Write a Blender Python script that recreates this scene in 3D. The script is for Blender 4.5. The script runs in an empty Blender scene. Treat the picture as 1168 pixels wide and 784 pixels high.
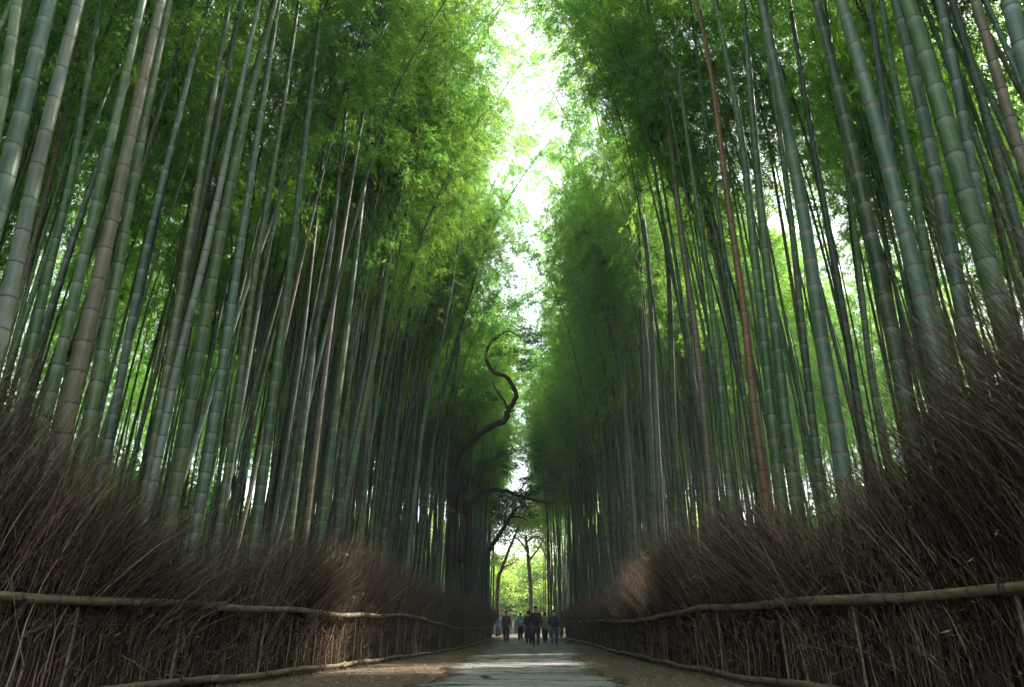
import bpy, math, random
import numpy as np
from mathutils import Vector, Matrix

R = math.radians
SC = bpy.context.scene
COL = SC.collection
rng = np.random.default_rng(11)
random.seed(5)

# ------------------------------------------------------------------ camera
CZ, PITCH, YAW = 0.65, R(22.35), R(0.95)
cam = bpy.data.cameras.new('camera')
cam.lens = 24; cam.sensor_width = 36; cam.clip_start = 0.05; cam.clip_end = 2000
co = bpy.data.objects.new('camera', cam); COL.objects.link(co)
co.location = (0, 0, CZ); co.rotation_euler = (R(90) + PITCH, 0, YAW)
SC.camera = co
# ------------------------------------------------------------------ light
SUN_EL, SUN_AZ = R(44), R(60)          # azimuth clockwise from +Y (the way the path runs): from the right
w = bpy.data.worlds.new("World"); SC.world = w; w.use_nodes = True
nt = w.node_tree; nt.nodes.clear()
sky = nt.nodes.new('ShaderNodeTexSky'); sky.sky_type = 'NISHITA'; sky.sun_disc = False
sky.sun_elevation = SUN_EL; sky.sun_rotation = SUN_AZ; sky.dust_density = 3.0; sky.air_density = 1.0
bg = nt.nodes.new('ShaderNodeBackground'); bg.inputs[1].default_value = 0.15
wo = nt.nodes.new('ShaderNodeOutputWorld')
veil = nt.nodes.new('ShaderNodeMix'); veil.data_type = 'RGBA'; veil.inputs[0].default_value = .5; veil.inputs[7].default_value = (10.0, 10.3, 10.6, 1)   # thin bright cloud
nt.links.new(sky.outputs[0], veil.inputs[6]); nt.links.new(veil.outputs[2], bg.inputs[0]); nt.links.new(bg.outputs[0], wo.inputs[0])
sl = bpy.data.lights.new('sun', 'SUN'); sl.energy = 5.0; sl.angle = R(0.53); sl.color = (1.0, 0.93, 0.80)
so = bpy.data.objects.new('sun', sl); COL.objects.link(so)
sd = Vector((math.sin(SUN_AZ) * math.cos(SUN_EL), math.cos(SUN_AZ) * math.cos(SUN_EL), math.sin(SUN_EL)))
so.rotation_euler = sd.to_track_quat('Z', 'Y').to_euler(); so.location = (30, 5, 40)
vs = SC.view_settings
vs.view_transform = 'Standard'; vs.look = 'None'; vs.gamma = 1; vs.use_curve_mapping = False
vs.exposure = 1.68
cy = SC.cycles
cy.use_denoising = True; cy.max_bounces = 6; cy.diffuse_bounces = 3; cy.glossy_bounces = 2
cy.transmission_bounces = 5; cy.transparent_max_bounces = 8; cy.sample_clamp_indirect = 6; cy.volume_bounces = 0
cy.use_adaptive_sampling = True; cy.adaptive_threshold = .024; cy.adaptive_min_samples = 16

# ------------------------------------------------------------------ helpers
F = 24 / 36 * 1168
_f = np.array([-math.sin(YAW) * math.cos(PITCH), math.cos(YAW) * math.cos(PITCH), math.sin(PITCH)])
_r = np.array([math.cos(YAW), math.sin(YAW), 0.0]); _u = np.cross(_r, _f)
def ray(x, y): return (x - 584) * _r + (392 - y) * _u + F * _f
def at(x, y, Y):                       # the point of the plane at depth Y seen at pixel x, y
    d = ray(x, y); return np.array([0, 0, CZ]) + d * (Y / d[1])
def gz(Y):                             # the path dips a little away from the camera
    t = np.clip(np.asarray(Y, float) / 28, 0, 1); return -.35 * (t * t * (3 - 2 * t) * .5 + t * .5)
RF = np.array([(-8, 5.6), (0, 4.6), (3, 3.95), (5, 3.55), (8, 3.15), (10, 2.97), (14, 2.97), (20, 3.15), (30, 3.3), (40, 3.25), (54, 2.9)])
LF = np.array([(-8, -6.3), (0, -5.4), (3, -5.0), (5, -4.65), (8, -4.12), (11, -3.7), (14, -3.55), (20, -3.45), (26, -3.05), (30, -2.75), (36, -2.4), (54, -2.25)])
def fx(side, Y):
    t = RF if side > 0 else LF
    return float(np.interp(Y, t[:, 0], t[:, 1]))

def mesh(name, V, Fc, mats, mi=None, smooth=True, attrs=None):
    """V (n,3), Fc list of (m,k) arrays of equal-size faces"""
    me = bpy.data.meshes.new(name)
    V = np.asarray(V, np.float32)
    if not isinstance(Fc, list): Fc = [Fc]
    Fc = [np.asarray(f, np.int32) for f in Fc if len(f)]
    me.vertices.add(len(V)); me.vertices.foreach_set('co', V.ravel())
    nl = sum(f.size for f in Fc); npol = sum(len(f) for f in Fc)
    me.loops.add(nl); me.loops.foreach_set('vertex_index', np.concatenate([f.ravel() for f in Fc]))
    tot = np.concatenate([np.full(len(f), f.shape[1], np.int32) for f in Fc])
    st = np.concatenate([[0], np.cumsum(tot)[:-1]]).astype(np.int32)
    me.polygons.add(npol); me.polygons.foreach_set('loop_start', st); me.polygons.foreach_set('loop_total', tot)
    if smooth: me.polygons.foreach_set('use_smooth', np.ones(npol, bool))
    for m in mats: me.materials.append(m)
    if mi is not None: me.polygons.foreach_set('material_index', np.asarray(mi, np.int32))
    if attrs:
        for k, a in attrs.items():
            at_ = me.attributes.new(k, 'FLOAT', 'POINT'); at_.data.foreach_set('value', np.asarray(a, np.float32))
    me.update(calc_edges=True); me.validate()
    return me
def link(name, me, parent=None):
    o = bpy.data.objects.new(name, me); COL.objects.link(o)
    if parent is not None: o.parent = parent
    return o
def empty(name, loc, label, cat, group=None):
    o = bpy.data.objects.new(name, None); COL.objects.link(o); o.location = loc; o.empty_display_size = .2
    return tag(o, label, cat, group)
def tag(o, label=None, cat=None, group=None, kind=None):
    if label: o['label'] = label
    if cat: o['category'] = cat
    if group: o['group'] = group
    if kind: o['kind'] = kind
    return o

def tube(P, rad, n=8, cap=True, ph=0.0):
    """swept tube; returns V, quads, tris"""
    P = np.asarray(P, float); k = len(P); rad = np.broadcast_to(np.asarray(rad, float), (k,))
    T = np.gradient(P, axis=0); T /= np.linalg.norm(T, axis=1)[:, None] + 1e-9
    ref = np.array([1., 0, 0]) if abs(T[0][0]) < .8 else np.array([0, 1., 0])
    N = np.zeros((k, 3)); nn = ref - T[0] * ref.dot(T[0]); nn /= np.linalg.norm(nn); N[0] = nn
    for i in range(1, k):
        nn = N[i - 1] - T[i] * N[i - 1].dot(T[i]); N[i] = nn / (np.linalg.norm(nn) + 1e-9)
    B = np.cross(T, N)
    a = np.linspace(0, 2 * np.pi, n, endpoint=False) + ph
    V = P[:, None] + rad[:, None, None] * (np.cos(a)[None, :, None] * N[:, None] + np.sin(a)[None, :, None] * B[:, None])
    V = V.reshape(-1, 3)
    i = np.arange(k - 1)[:, None] * n; j = np.arange(n)[None]; j2 = (j + 1) % n
    Q = np.stack([i + j, i + j2, i + n + j2, i + n + j], -1).reshape(-1, 4)
    Tr = np.zeros((0, 3), int)
    if cap:
        V = np.vstack([V, P[0], P[-1]]); c0 = k * n; jj = np.arange(n); jn = (jj + 1) % n
        Tr = np.vstack([np.stack([np.full(n, c0), jn, jj], -1), np.stack([np.full(n, c0 + 1), (k - 1) * n + jj, (k - 1) * n + jn], -1)])
    return V, Q, Tr
class MB:
    def __init__(s): s.V = []; s.Q = []; s.T = []; s.n = 0; s.A = []
    def add(s, V, Q=None, T=None, a=0.):
        s.V.append(np.asarray(V, float))
        if Q is not None and len(Q): s.Q.append(np.asarray(Q) + s.n)
        if T is not None and len(T): s.T.append(np.asarray(T) + s.n)
        s.A.append(np.broadcast_to(a, (len(V),))); s.n += len(V); return s
    def tube(s, P, r, n=8, a=0., cap=True): V, Q, T = tube(P, r, n, cap); return s.add(V, Q, T, a)
    def box(s, c, d, rot=0, a=0.):
        x, y, z = d[0] / 2, d[1] / 2, d[2] / 2
        V = np.array([(i, j, k) for i in (-x, x) for j in (-y, y) for k in (-z, z)], float)
        cr, sr = math.cos(rot), math.sin(rot)
        V = np.stack([V[:, 0] * cr - V[:, 1] * sr, V[:, 0] * sr + V[:, 1] * cr, V[:, 2]], -1) + np.asarray(c, float)
        return s.add(V, [(0, 1, 3, 2), (4, 6, 7, 5), (0, 4, 5, 1), (2, 3, 7, 6), (0, 2, 6, 4), (1, 5, 7, 3)], None, a)
    def mesh(s, name, mat, smooth=True, attr='var'):
        f = []
        if s.Q: f.append(np.vstack(s.Q))
        if s.T: f.append(np.vstack(s.T))
        return mesh(name, np.vstack(s.V), f, [mat], smooth=smooth, attrs={attr: np.concatenate(s.A)})
    def build(s, name, mat, parent=None, smooth=True): return link(name, s.mesh(name, mat, smooth), parent)

# ------------------------------------------------------------------ materials
def new_mat(name):
    m = bpy.data.materials.new(name); m.use_nodes = True; t = m.node_tree
    for n in list(t.nodes):
        if n.type != 'OUTPUT_MATERIAL' and n.type != 'BSDF_PRINCIPLED': t.nodes.remove(n)
    return m, t, t.nodes['Principled BSDF'], t.nodes['Material Output']
def N(t, ty, **kw):
    n = t.nodes.new(ty)
    for k, v in kw.items():
        if k.startswith('_'): setattr(n, k[1:], v)
    return n
def noise(t, scale, detail=4, vec=None, rough=.55):
    n = t.nodes.new('ShaderNodeTexNoise'); n.inputs['Scale'].default_value = scale; n.inputs['Detail'].default_value = detail
    n.inputs['Roughness'].default_value = rough
    if vec is not None: t.links.new(vec, n.inputs['Vector'])
    return n.outputs['Fac']
def ramp(t, fac, stops):
    n = t.nodes.new('ShaderNodeValToRGB'); e = n.color_ramp.elements
    while len(e) < len(stops): e.new(.5)
    for i, (p, c) in enumerate(stops):
        e[i].position = p; e[i].color = (*c, 1) if len(c) == 3 else c
    t.links.new(fac, n.inputs[0]); return n.outputs[0]
def mix(t, fac, a, b, mode='MIX'):
    n = t.nodes.new('ShaderNodeMix'); n.data_type = 'RGBA'; n.blend_type = mode
    for s, v in ((n.inputs[0], fac), (n.inputs[6], a), (n.inputs[7], b)):
        if hasattr(v, 'links'): t.links.new(v, s)
        elif isinstance(v, (tuple, list)): s.default_value = (*v, 1)
        else: s.default_value = v
    return n.outputs[2]
def mth(t, op, a, b=None, clamp=False):
    n = t.nodes.new('ShaderNodeMath'); n.operation = op; n.use_clamp = clamp
    for s, v in ((n.inputs[0], a), (n.inputs[1], b)):
        if v is None: continue
        if hasattr(v, 'links'): t.links.new(v, s)
        else: s.default_value = v
    return n.outputs[0]
def attr(t, name):
    n = t.nodes.new('ShaderNodeAttribute'); n.attribute_name = name; return n.outputs['Fac']
def coord(t, which='Object', scale=(1, 1, 1)):
    c = t.nodes.new('ShaderNodeTexCoord'); m = t.nodes.new('ShaderNodeMapping'); m.inputs['Scale'].default_value = scale
    t.links.new(c.outputs[which], m.inputs[0]); return m.outputs[0]
def objrand(t):
    return t.nodes.new('ShaderNodeObjectInfo').outputs['Random']
def bump(t, bsdf, h, strength=.3, dist=.01):
    b = t.nodes.new('ShaderNodeBump'); b.inputs['Strength'].default_value = strength; b.inputs['Distance'].default_value = dist
    t.links.new(h, b.inputs['Height']); t.links.new(b.outputs[0], bsdf.inputs['Normal'])

def culm_mat(name, c1, c2, ringc=(.012, .010, .007), band=(.22, .25, .19), patch=None):
    m, t, b, o = new_mat(name)
    v = coord(t, 'Object', (9, 9, .9)); v2 = coord(t, 'Object', (1, 1, 1))
    n1 = noise(t, 1.0, 6, v); n2 = noise(t, 1.7, 5, v2); rnd = objrand(t)
    f = mth(t, 'ADD', mth(t, 'MULTIPLY', n1, .55), mth(t, 'MULTIPLY', n2, .45))
    base = ramp(t, f, [(.40, c1), (.58, c2)])
    st = noise(t, 1.3, 7, coord(t, 'Object', (16, 16, 1.1)), .75)
    base = mix(t, mth(t, 'MULTIPLY', ramp(t, st, [(.56, (0, 0, 0)), (.70, (1, 1, 1))]), .6), base, tuple(x * .45 for x in c1))
    if patch: base = mix(t, ramp(t, noise(t, .8, 6, coord(t, 'Object', (2, 2, .7)), .7), [(.48, (0, 0, 0)), (.64, (.85, .85, .85))]), base, patch)
    hs = t.nodes.new('ShaderNodeHueSaturation'); t.links.new(base, hs.inputs['Color']); hs.inputs['Saturation'].default_value = 1.12
    t.links.new(mth(t, 'ADD', .475, mth(t, 'MULTIPLY', rnd, .045)), hs.inputs['Hue'])
    t.links.new(mth(t, 'ADD', .55, mth(t, 'MULTIPLY', mth(t, 'FRACT', mth(t, 'MULTIPLY', rnd, 7.3)), .55)), hs.inputs['Value'])
    # grey lichen patches
    ln = noise(t, 3.5, 8, coord(t, 'Object', (2.5, 2.5, 1)), .7)
    c = mix(t, mth(t, 'MULTIPLY', ramp(t, ln, [(.52, (0, 0, 0)), (.66, (1, 1, 1))]), .40), hs.outputs[0], (.10, .115, .085))
    c = mix(t, mth(t, 'MULTIPLY', attr(t, 'band'), mth(t, 'ADD', .02, mth(t, 'MULTIPLY', n2, .6))), c, band)
    c = mix(t, attr(t, 'ring'), c, ringc)
    t.links.new(c, b.inputs['Base Color']); b.inputs['Roughness'].default_value = .48
    b.inputs['Specular IOR Level'].default_value = .35
    bump(t, b, noise(t, 6, 8, v), .25, .004)
    return m
CM = dict(
    green=culm_mat('culm_green', (.028, .062, .024), (.070, .120, .048)),
    blue=culm_mat('culm_bluegreen', (.034, .068, .045), (.078, .122, .086), band=(.26, .31, .27)),
    pale=culm_mat('culm_pale', (.075, .105, .080), (.145, .180, .145)),
    dark=culm_mat('culm_dark', (.014, .030, .018), (.034, .060, .036), band=(.10, .12, .09)),
    tan=culm_mat('culm_tan', (.095, .082, .052), (.165, .145, .100), band=(.25, .23, .17), patch=(.10, .115, .07)),
    brown=culm_mat('culm_brown', (.100, .052, .024), (.190, .105, .055), band=(.20, .15, .10), patch=(.10, .11, .06)),
    red=culm_mat('culm_redring', (.036, .074, .044), (.076, .126, .080), ringc=(.13, .022, .014)),
)
def leaf_mat(name, c1, c2, tr1, tr2, trans=.5):
    m, t, b, o = new_mat(name)
    v = attr(t, 'var'); rnd = objrand(t)
    f = mth(t, 'ADD', mth(t, 'MULTIPLY', v, .65), mth(t, 'MULTIPLY', rnd, .35))
    t.links.new(mix(t, f, c1, c2), b.inputs['Base Color']); b.inputs['Roughness'].default_value = .55
    b.inputs['Specular IOR Level'].default_value = .25
    tl = t.nodes.new('ShaderNodeBsdfTranslucent'); t.links.new(mix(t, f, tr1, tr2), tl.inputs[0])
    ms = t.nodes.new('ShaderNodeMixShader'); ms.inputs[0].default_value = trans
    t.links.new(b.outputs[0], ms.inputs[1]); t.links.new(tl.outputs[0], ms.inputs[2]); t.links.new(ms.outputs[0], o.inputs[0])
    return m
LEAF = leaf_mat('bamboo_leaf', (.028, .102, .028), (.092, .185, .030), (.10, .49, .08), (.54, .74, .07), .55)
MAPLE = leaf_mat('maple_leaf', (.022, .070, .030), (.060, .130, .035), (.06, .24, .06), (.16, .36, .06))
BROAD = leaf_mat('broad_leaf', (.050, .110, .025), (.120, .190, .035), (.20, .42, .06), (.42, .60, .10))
SUNLIT = leaf_mat('sunlit_leaf', (.070, .150, .030), (.150, .230, .050), (.36, .62, .12), (.66, .80, .18), .55)  # lighter copy of the broad leaf: far-end sun glow put into the colour
def wood_mat(name, c1, c2, sc=(6, 6, 1.2), rough=.85):
    m, t, b, o = new_mat(name)
    v = coord(t, 'Object', sc); n = noise(t, 2, 8, v, .65)
    c = ramp(t, n, [(.3, c1), (.7, c2)])
    c = mix(t, attr(t, 'var'), c, mix(t, .5, c, (.16, .12, .08)))
    t.links.new(c, b.inputs['Base Color']); b.inputs['Roughness'].default_value = rough
    bump(t, b, n, .6, .02); return m
BARK = wood_mat('bark_dark', (.010, .007, .005), (.040, .028, .020))
BARKL = wood_mat('bark_light', (.10, .075, .045), (.26, .20, .12))
TWIG = wood_mat('branch_wood', (.05, .06, .03), (.12, .13, .07))
def brush_mat():
    m, t, b, o = new_mat('brushwood')
    v = attr(t, 'var')
    c = ramp(t, v, [(0, (.010, .006, .004)), (.3, (.052, .033, .020)), (.6, (.155, .105, .065)), (.85, (.34, .25, .155)), (1, (.50, .40, .27))])
    n = noise(t, 1.1, 3, coord(t, 'Object'))
    c = mix(t, mth(t, 'MULTIPLY', n, .45), c, (.095, .060, .037))
    t.links.new(c, b.inputs['Base Color']); b.inputs['Roughness'].default_value = .8; b.inputs['Specular IOR Level'].default_value = .2
    return m
BRUSH = brush_mat()
def rail_mat():
    m, t, b, o = new_mat('weathered_bamboo_rail')
    n = noise(t, 3, 8, coord(t, 'Object', (5, .8, 5)), .7)
    c = ramp(t, n, [(.34, (.036, .028, .016)), (.5, (.105, .082, .046)), (.7, (.21, .17, .105))])
    c = mix(t, attr(t, 'var'), c, (.010, .008, .006))
    t.links.new(c, b.inputs['Base Color']); b.inputs['Roughness'].default_value = .55
    bump(t, b, n, .4, .006); return m
RAIL = rail_mat()
def plain(name, c, rough=.8, var=.3, sc=20):
    m, t, b, o = new_mat(name)
    n = noise(t, sc, 4, coord(t, 'Object'))
    t.links.new(mix(t, n, tuple(x * (1 - var) for x in c), tuple(min(1, x * (1 + var)) for x in c)), b.inputs['Base Color'])
    b.inputs['Roughness'].default_value = rough; return m
def ground_mat():
    m, t, b, o = new_mat('soil')
    g = coord(t, 'Object'); n1 = noise(t, 2.2, 10, g, .7); n2 = noise(t, 38, 6, g, .7)
    c = ramp(t, n1, [(.3, (.035, .023, .015)), (.5, (.062, .043, .028)), (.7, (.095, .070, .048))])
    c = mix(t, ramp(t, n2, [(.45, (0, 0, 0)), (.62, (1, 1, 1))]), c, (.17, .12, .07))
    t.links.new(c, b.inputs['Base Color']); b.inputs['Roughness'].default_value = .95
    bump(t, b, mth(t, 'ADD', n1, mth(t, 'MULTIPLY', n2, .4)), .9, .03); return m
def path_mat():
    m, t, b, o = new_mat('worn_paving')
    g = coord(t, 'Object')
    wn = t.nodes.new('ShaderNodeTexNoise'); wn.inputs['Scale'].default_value = 1.3; wn.inputs['Detail'].default_value = 4
    t.links.new(g, wn.inputs['Vector'])
    vm = t.nodes.new('ShaderNodeVectorMath'); vm.operation = 'MULTIPLY_ADD'; t.links.new(wn.outputs['Color'], vm.inputs[0])
    vm.inputs[1].default_value = (.7, .45, 0); t.links.new(g, vm.inputs[2])
    mp = t.nodes.new('ShaderNodeMapping'); mp.inputs['Scale'].default_value = (.55, 1.0, 1); t.links.new(vm.outputs[0], mp.inputs[0])
    vo = t.nodes.new('ShaderNodeTexVoronoi'); vo.feature = 'DISTANCE_TO_EDGE'; vo.inputs['Scale'].default_value = .85
    t.links.new(mp.outputs[0], vo.inputs['Vector'])
    vc = t.nodes.new('ShaderNodeTexVoronoi'); vc.inputs['Scale'].default_value = .85; t.links.new(mp.outputs[0], vc.inputs['Vector'])
    crack = ramp(t, mth(t, 'ADD', vo.outputs['Distance'], mth(t, 'MULTIPLY', mth(t, 'SUBTRACT', noise(t, 9, 5, g), .5), .05)), [(.018, (1, 1, 1)), (.045, (0, 0, 0))])
    n1 = noise(t, 1.6, 8, g, .65); n2 = noise(t, 60, 5, g, .7)
    c = ramp(t, n1, [(.3, (.22, .23, .225)), (.7, (.40, .415, .41))])
    sp = t.nodes.new('ShaderNodeSeparateColor'); t.links.new(vc.outputs['Color'], sp.inputs[0])
    c = mix(t, mth(t, 'MULTIPLY', sp.outputs[0], .75), c, (.14, .14, .13))
    c = mix(t, mth(t, 'MULTIPLY', n2, .5), c, (.12, .12, .11))
    dirt = ramp(t, noise(t, .9, 8, g, .7), [(.52, (0, 0, 0)), (.66, (1, 1, 1))])
    c = mix(t, mth(t, 'MULTIPLY', dirt, .65), c, (.10, .075, .052))
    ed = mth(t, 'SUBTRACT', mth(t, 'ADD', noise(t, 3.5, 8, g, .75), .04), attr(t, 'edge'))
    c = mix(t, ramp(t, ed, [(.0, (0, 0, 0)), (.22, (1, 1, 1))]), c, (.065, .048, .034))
    c = mix(t, crack, c, (.020, .015, .010))
    t.links.new(c, b.inputs['Base Color']); b.inputs['Roughness'].default_value = .62
    h = mth(t, 'SUBTRACT', mth(t, 'ADD', mth(t, 'MULTIPLY', n2, .25), mth(t, 'MULTIPLY', sp.outputs[1], .5)), mth(t, 'MULTIPLY', crack, 1.5))
    bump(t, b, h, .8, .02); b.inputs['Specular IOR Level'].default_value = .3; return m

# ------------------------------------------------------------------ ground and path
def grid(name, xs, ys, zf, mat):
    X, Y = np.meshgrid(xs, ys); V = np.stack([X, Y, zf(X, Y)], -1).reshape(-1, 3)
    nx = len(xs); i = (np.arange(len(ys) - 1)[:, None] * nx + np.arange(nx - 1)[None]).reshape(-1)
    return link(name, mesh(name, V, np.stack([i, i + 1, i + nx + 1, i + nx], -1), [mat]))
def hn(X, Y, s=0):
    return (np.sin(X * 1.7 + Y * .9 + s) * np.cos(X * .6 - Y * 1.3 + s) + .6 * np.sin(X * 3.9 - Y * 3.1 + 2 + s) * np.sin(Y * 4.3 + X + s)) * .5
def ground_z(X, Y):
    z = gz(Y) + hn(X, Y) * .012 * (np.abs(X) < 8)
    side = np.where(X > 0, np.interp(Y, RF[:, 0], RF[:, 1]), -np.interp(Y, LF[:, 0], LF[:, 1]))
    out = np.clip(np.abs(X) - side - .2, 0, 40)
    z = z + np.minimum(out * .10, .9) * (Y < 75) * (Y > -20)
    verge = np.clip((np.abs(X) - 1.6) / 1.5, 0, 1)
    return z + .02 * verge
xs = np.unique(np.concatenate([np.linspace(-900, -40, 12), np.linspace(-40, -8, 20), np.linspace(-8, 8, 110), np.linspace(8, 40, 20), np.linspace(40, 900, 12)]))
ys = np.unique(np.concatenate([np.linspace(-900, -20, 8), np.linspace(-20, 3, 24), np.linspace(3, 30, 190), np.linspace(30, 80, 80), np.linspace(80, 1000, 14)]))
tag(grid('ground', xs, ys, ground_z, ground_mat()), kind='structure')
ys = np.linspace(-8, 78, 330); V = []; ED = []; nc = 26
for Y in ys:
    a = -1.50 - .16 * math.sin(Y * .9) - .10 * math.sin(Y * 3.3 + 1) - (Y > 14) * min(1, (Y - 14) * .15) * .35
    c = 1.55 + .20 * math.sin(Y * .7 + 2) + .12 * math.sin(Y * 2.9) + .07 * math.sin(Y * 7.3) + min(1, max(0, (Y - 20) * .10)) * 1.1
    for k in range(nc):
        X = a + (c - a) * k / (nc - 1)
        e = min(k, nc - 1 - k); dz = .034 if e > 0 else -.03
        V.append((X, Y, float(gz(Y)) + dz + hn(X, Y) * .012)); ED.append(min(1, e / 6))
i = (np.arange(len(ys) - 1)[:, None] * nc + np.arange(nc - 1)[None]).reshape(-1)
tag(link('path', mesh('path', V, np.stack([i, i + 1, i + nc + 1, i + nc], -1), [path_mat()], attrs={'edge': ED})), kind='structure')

# leaf litter on soil and paving
def leaf_quads(C, D, W, L, Wd, bend=0.):
    """C centres, D directions, W side vectors: a rhombus leaf each"""
    L = np.broadcast_to(L, (len(C),))[:, None]; Wd = np.broadcast_to(Wd, (len(C),))[:, None]
    V = np.stack([C, C + D * L * .4 + W * Wd * .5, C + D * L, C + D * L * .4 - W * Wd * .5], 1).reshape(-1, 3)
    i = np.arange(len(C)) * 4
    return V, np.stack([i, i + 1, i + 2, i + 3], -1)
def unit(a): return a / (np.linalg.norm(a, axis=-1, keepdims=True) + 1e-9)
DRY, t, b, o = new_mat('dry_leaf')
t.links.new(ramp(t, attr(t, 'var'), [(0, (.06, .035, .018)), (.5, (.17, .11, .05)), (1, (.40, .30, .13))]), b.inputs['Base Color'])
def litter():
    n = 15000
    Y = 3 + 35 * rng.random(n) ** 1.6
    X = rng.uniform(-1, 1, n); X = np.sign(X) * np.abs(X) ** .55
    lw = np.interp(Y, LF[:, 0], LF[:, 1]); rw = np.interp(Y, RF[:, 0], RF[:, 1])
    X = np.where(X < 0, -X * lw, X * rw)
    a = rng.uniform(0, 6.28, n); tilt = rng.normal(0, .25, n)
    D = np.stack([np.cos(a), np.sin(a), tilt], -1); W = np.stack([-np.sin(a), np.cos(a), rng.normal(0, .3, n)], -1)
    z = np.maximum(ground_z(X, Y), gz(Y) + .036 + hn(X, Y) * .012) + .010
    V, Q = leaf_quads(np.stack([X, Y, z], -1), unit(D), unit(W), rng.uniform(.03, .08, n), rng.uniform(.008, .02, n))
    tag(link('fallen_leaves', mesh('fallen_leaves', V, Q, [DRY], attrs={'var': np.repeat(rng.random(n), 4)})), 'dry brown leaves scattered over the soil verges', 'leaf litter', kind='stuff')
litter()

# ------------------------------------------------------------------ bamboo
def culm_mesh(name, Pf, H, r0, mat, n=10, l0=.34, rf=None):
    """Pf(s) -> point at arclength s; nodes with a groove, a dark ring and a pale band under it"""
    s = -.1; S = []; Rg = []; Bd = []; Rm = []; k = 0
    while s < H:
        t = max(s, 0) / H; L = (l0 * .75 + .22 * min(1, t * 3)) * (1 - .35 * max(0, t - .6)) * random.uniform(.93, 1.07)
        for ds, rm, rg, bd in ((.0, 1.055, 1, 0), (.014, 1.025, .12, .1), (.035, 1.0, 0, .0), (L * .5, .992, 0, 0), (L - .11, 1.0, 0, .15), (L - .03, 1.012, 0, 1), (L - .012, 1.03, .1, .7)):
            S.append(s + ds); Rg.append(rg); Bd.append(bd); Rm.append(rm)
        s += L; k += 1
    S = np.array(S); ok = S <= H; S = S[ok]; Rg = np.array(Rg)[ok]; Bd = np.array(Bd)[ok]; Rm = np.array(Rm)[ok]
    P = np.array([Pf(x) for x in S])
    rad = r0 * (rf(S / H) if rf else (1 - .93 * np.clip(S / H, 0, 1) ** 1.3)) * Rm
    V, Q, T = tube(P, rad, n)
    return mesh(name, V, [Q, T], [mat], attrs={'ring': np.append(np.repeat(Rg, n), [0, 0]), 'band': np.append(np.repeat(Bd, n), [0, 0])})

LC = 9.0                                 # crown length along the arching tip
def arch(s, a=.029): return np.array([a * s * s, 0, s - .008 * s * s])
def crown(seed, dens=1.05, LL=.125):
    """branches + leaves along the arch, local frame: z up the culm, x the way it leans"""
    g = np.random.default_rng(seed); br = MB(); C = []; D = []; A = []
    s = .2; k = 0; az = g.uniform(0, 6.28)
    br.tube([arch(x) for x in np.linspace(0, LC - .1, 14)], np.linspace(.012, .004, 14), 4, cap=False)
    while s < LC:
        prof = min(1, .16 + s / 4.2) * (1 - .38 * max(0, s / LC - .45) / .55)
        az += math.pi + g.normal(0, .5)
        for j in (0, 1):
            if g.random() < .10: continue
            a = az + (j * .9 - .45) + g.normal(0, .2)
            L = 1.9 * prof * g.uniform(.6, 1.25)
            p0 = arch(s); h = np.array([math.cos(a), math.sin(a), 0])
            q = np.linspace(0, 1, 6)
            P = p0 + h * (q * L * .85)[:, None] + np.array([0, 0, 1]) * ((q * .75 - q * q * .75) * L * 1.0 + q * .25 * L - q ** 3 * .35 * L)[:, None]
            P[1:] += g.normal(0, .03, (5, 3))
            br.tube(P, .012 * (1 - q * .75) * (.6 + .4 * prof), 3, cap=False)
            nt_ = int(6 * L * dens) + 2
            for _ in range(nt_):
                u = g.uniform(.18, 1.0); x = u * 5; i0 = min(int(x), 4); c0 = P[i0] + (P[i0 + 1] - P[i0]) * (x - i0)
                td = unit(h * g.uniform(.1, 1) + g.normal(0, .55, 3) + np.array([0, 0, -.05])); tl = g.uniform(.2, .6)
                m = int(g.integers(15, 27))
                uu = g.random(m); cc = c0 + td * (tl * uu)[:, None] + np.array([0, 0, -1]) * (.35 * tl * uu * uu)[:, None] + g.normal(0, .035, (m, 3))
                dd = unit(td * .8 + g.normal(0, .55, (m, 3)) + np.array([0, 0, -.55]))
                C.append(cc); D.append(dd); A.append(np.clip(g.normal(.5, .2) + g.normal(0, .12, m), 0, 1))
        s += g.uniform(.24, .36); k += 1
    C = np.vstack(C); D = np.vstack(D); A = np.concatenate(A)
    W = unit(np.cross(D, unit(g.normal(0, 1, D.shape) + np.array([0, 0, 1.2]))))
    V, Q = leaf_quads(C, D, W, g.uniform(.75, 1.25, len(C)) * LL, g.uniform(.8, 1.2, len(C)) * LL * .17)
    return br, V, Q, np.repeat(A, 4)
NV = 7
CROWN_B, CROWN_F = [], []
for k in range(NV):
    br, V, Q, A = crown(100 + k)
    CROWN_B.append(br.mesh('branches', TWIG))
    CROWN_F.append(mesh('foliage', V, Q, [LEAF], smooth=False, attrs={'var': A}))
print('crown leaves', [len(m.polygons) for m in CROWN_F])

def frame(T, B):
    z = unit(np.asarray(T, float)); x = np.asarray(B, float); x = unit(x - z * x.dot(z)); y = np.cross(z, x)
    return Matrix(((x[0], y[0], z[0], 0), (x[1], y[1], z[1], 0), (x[2], y[2], z[2], 0), (0, 0, 0, 1)))

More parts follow.
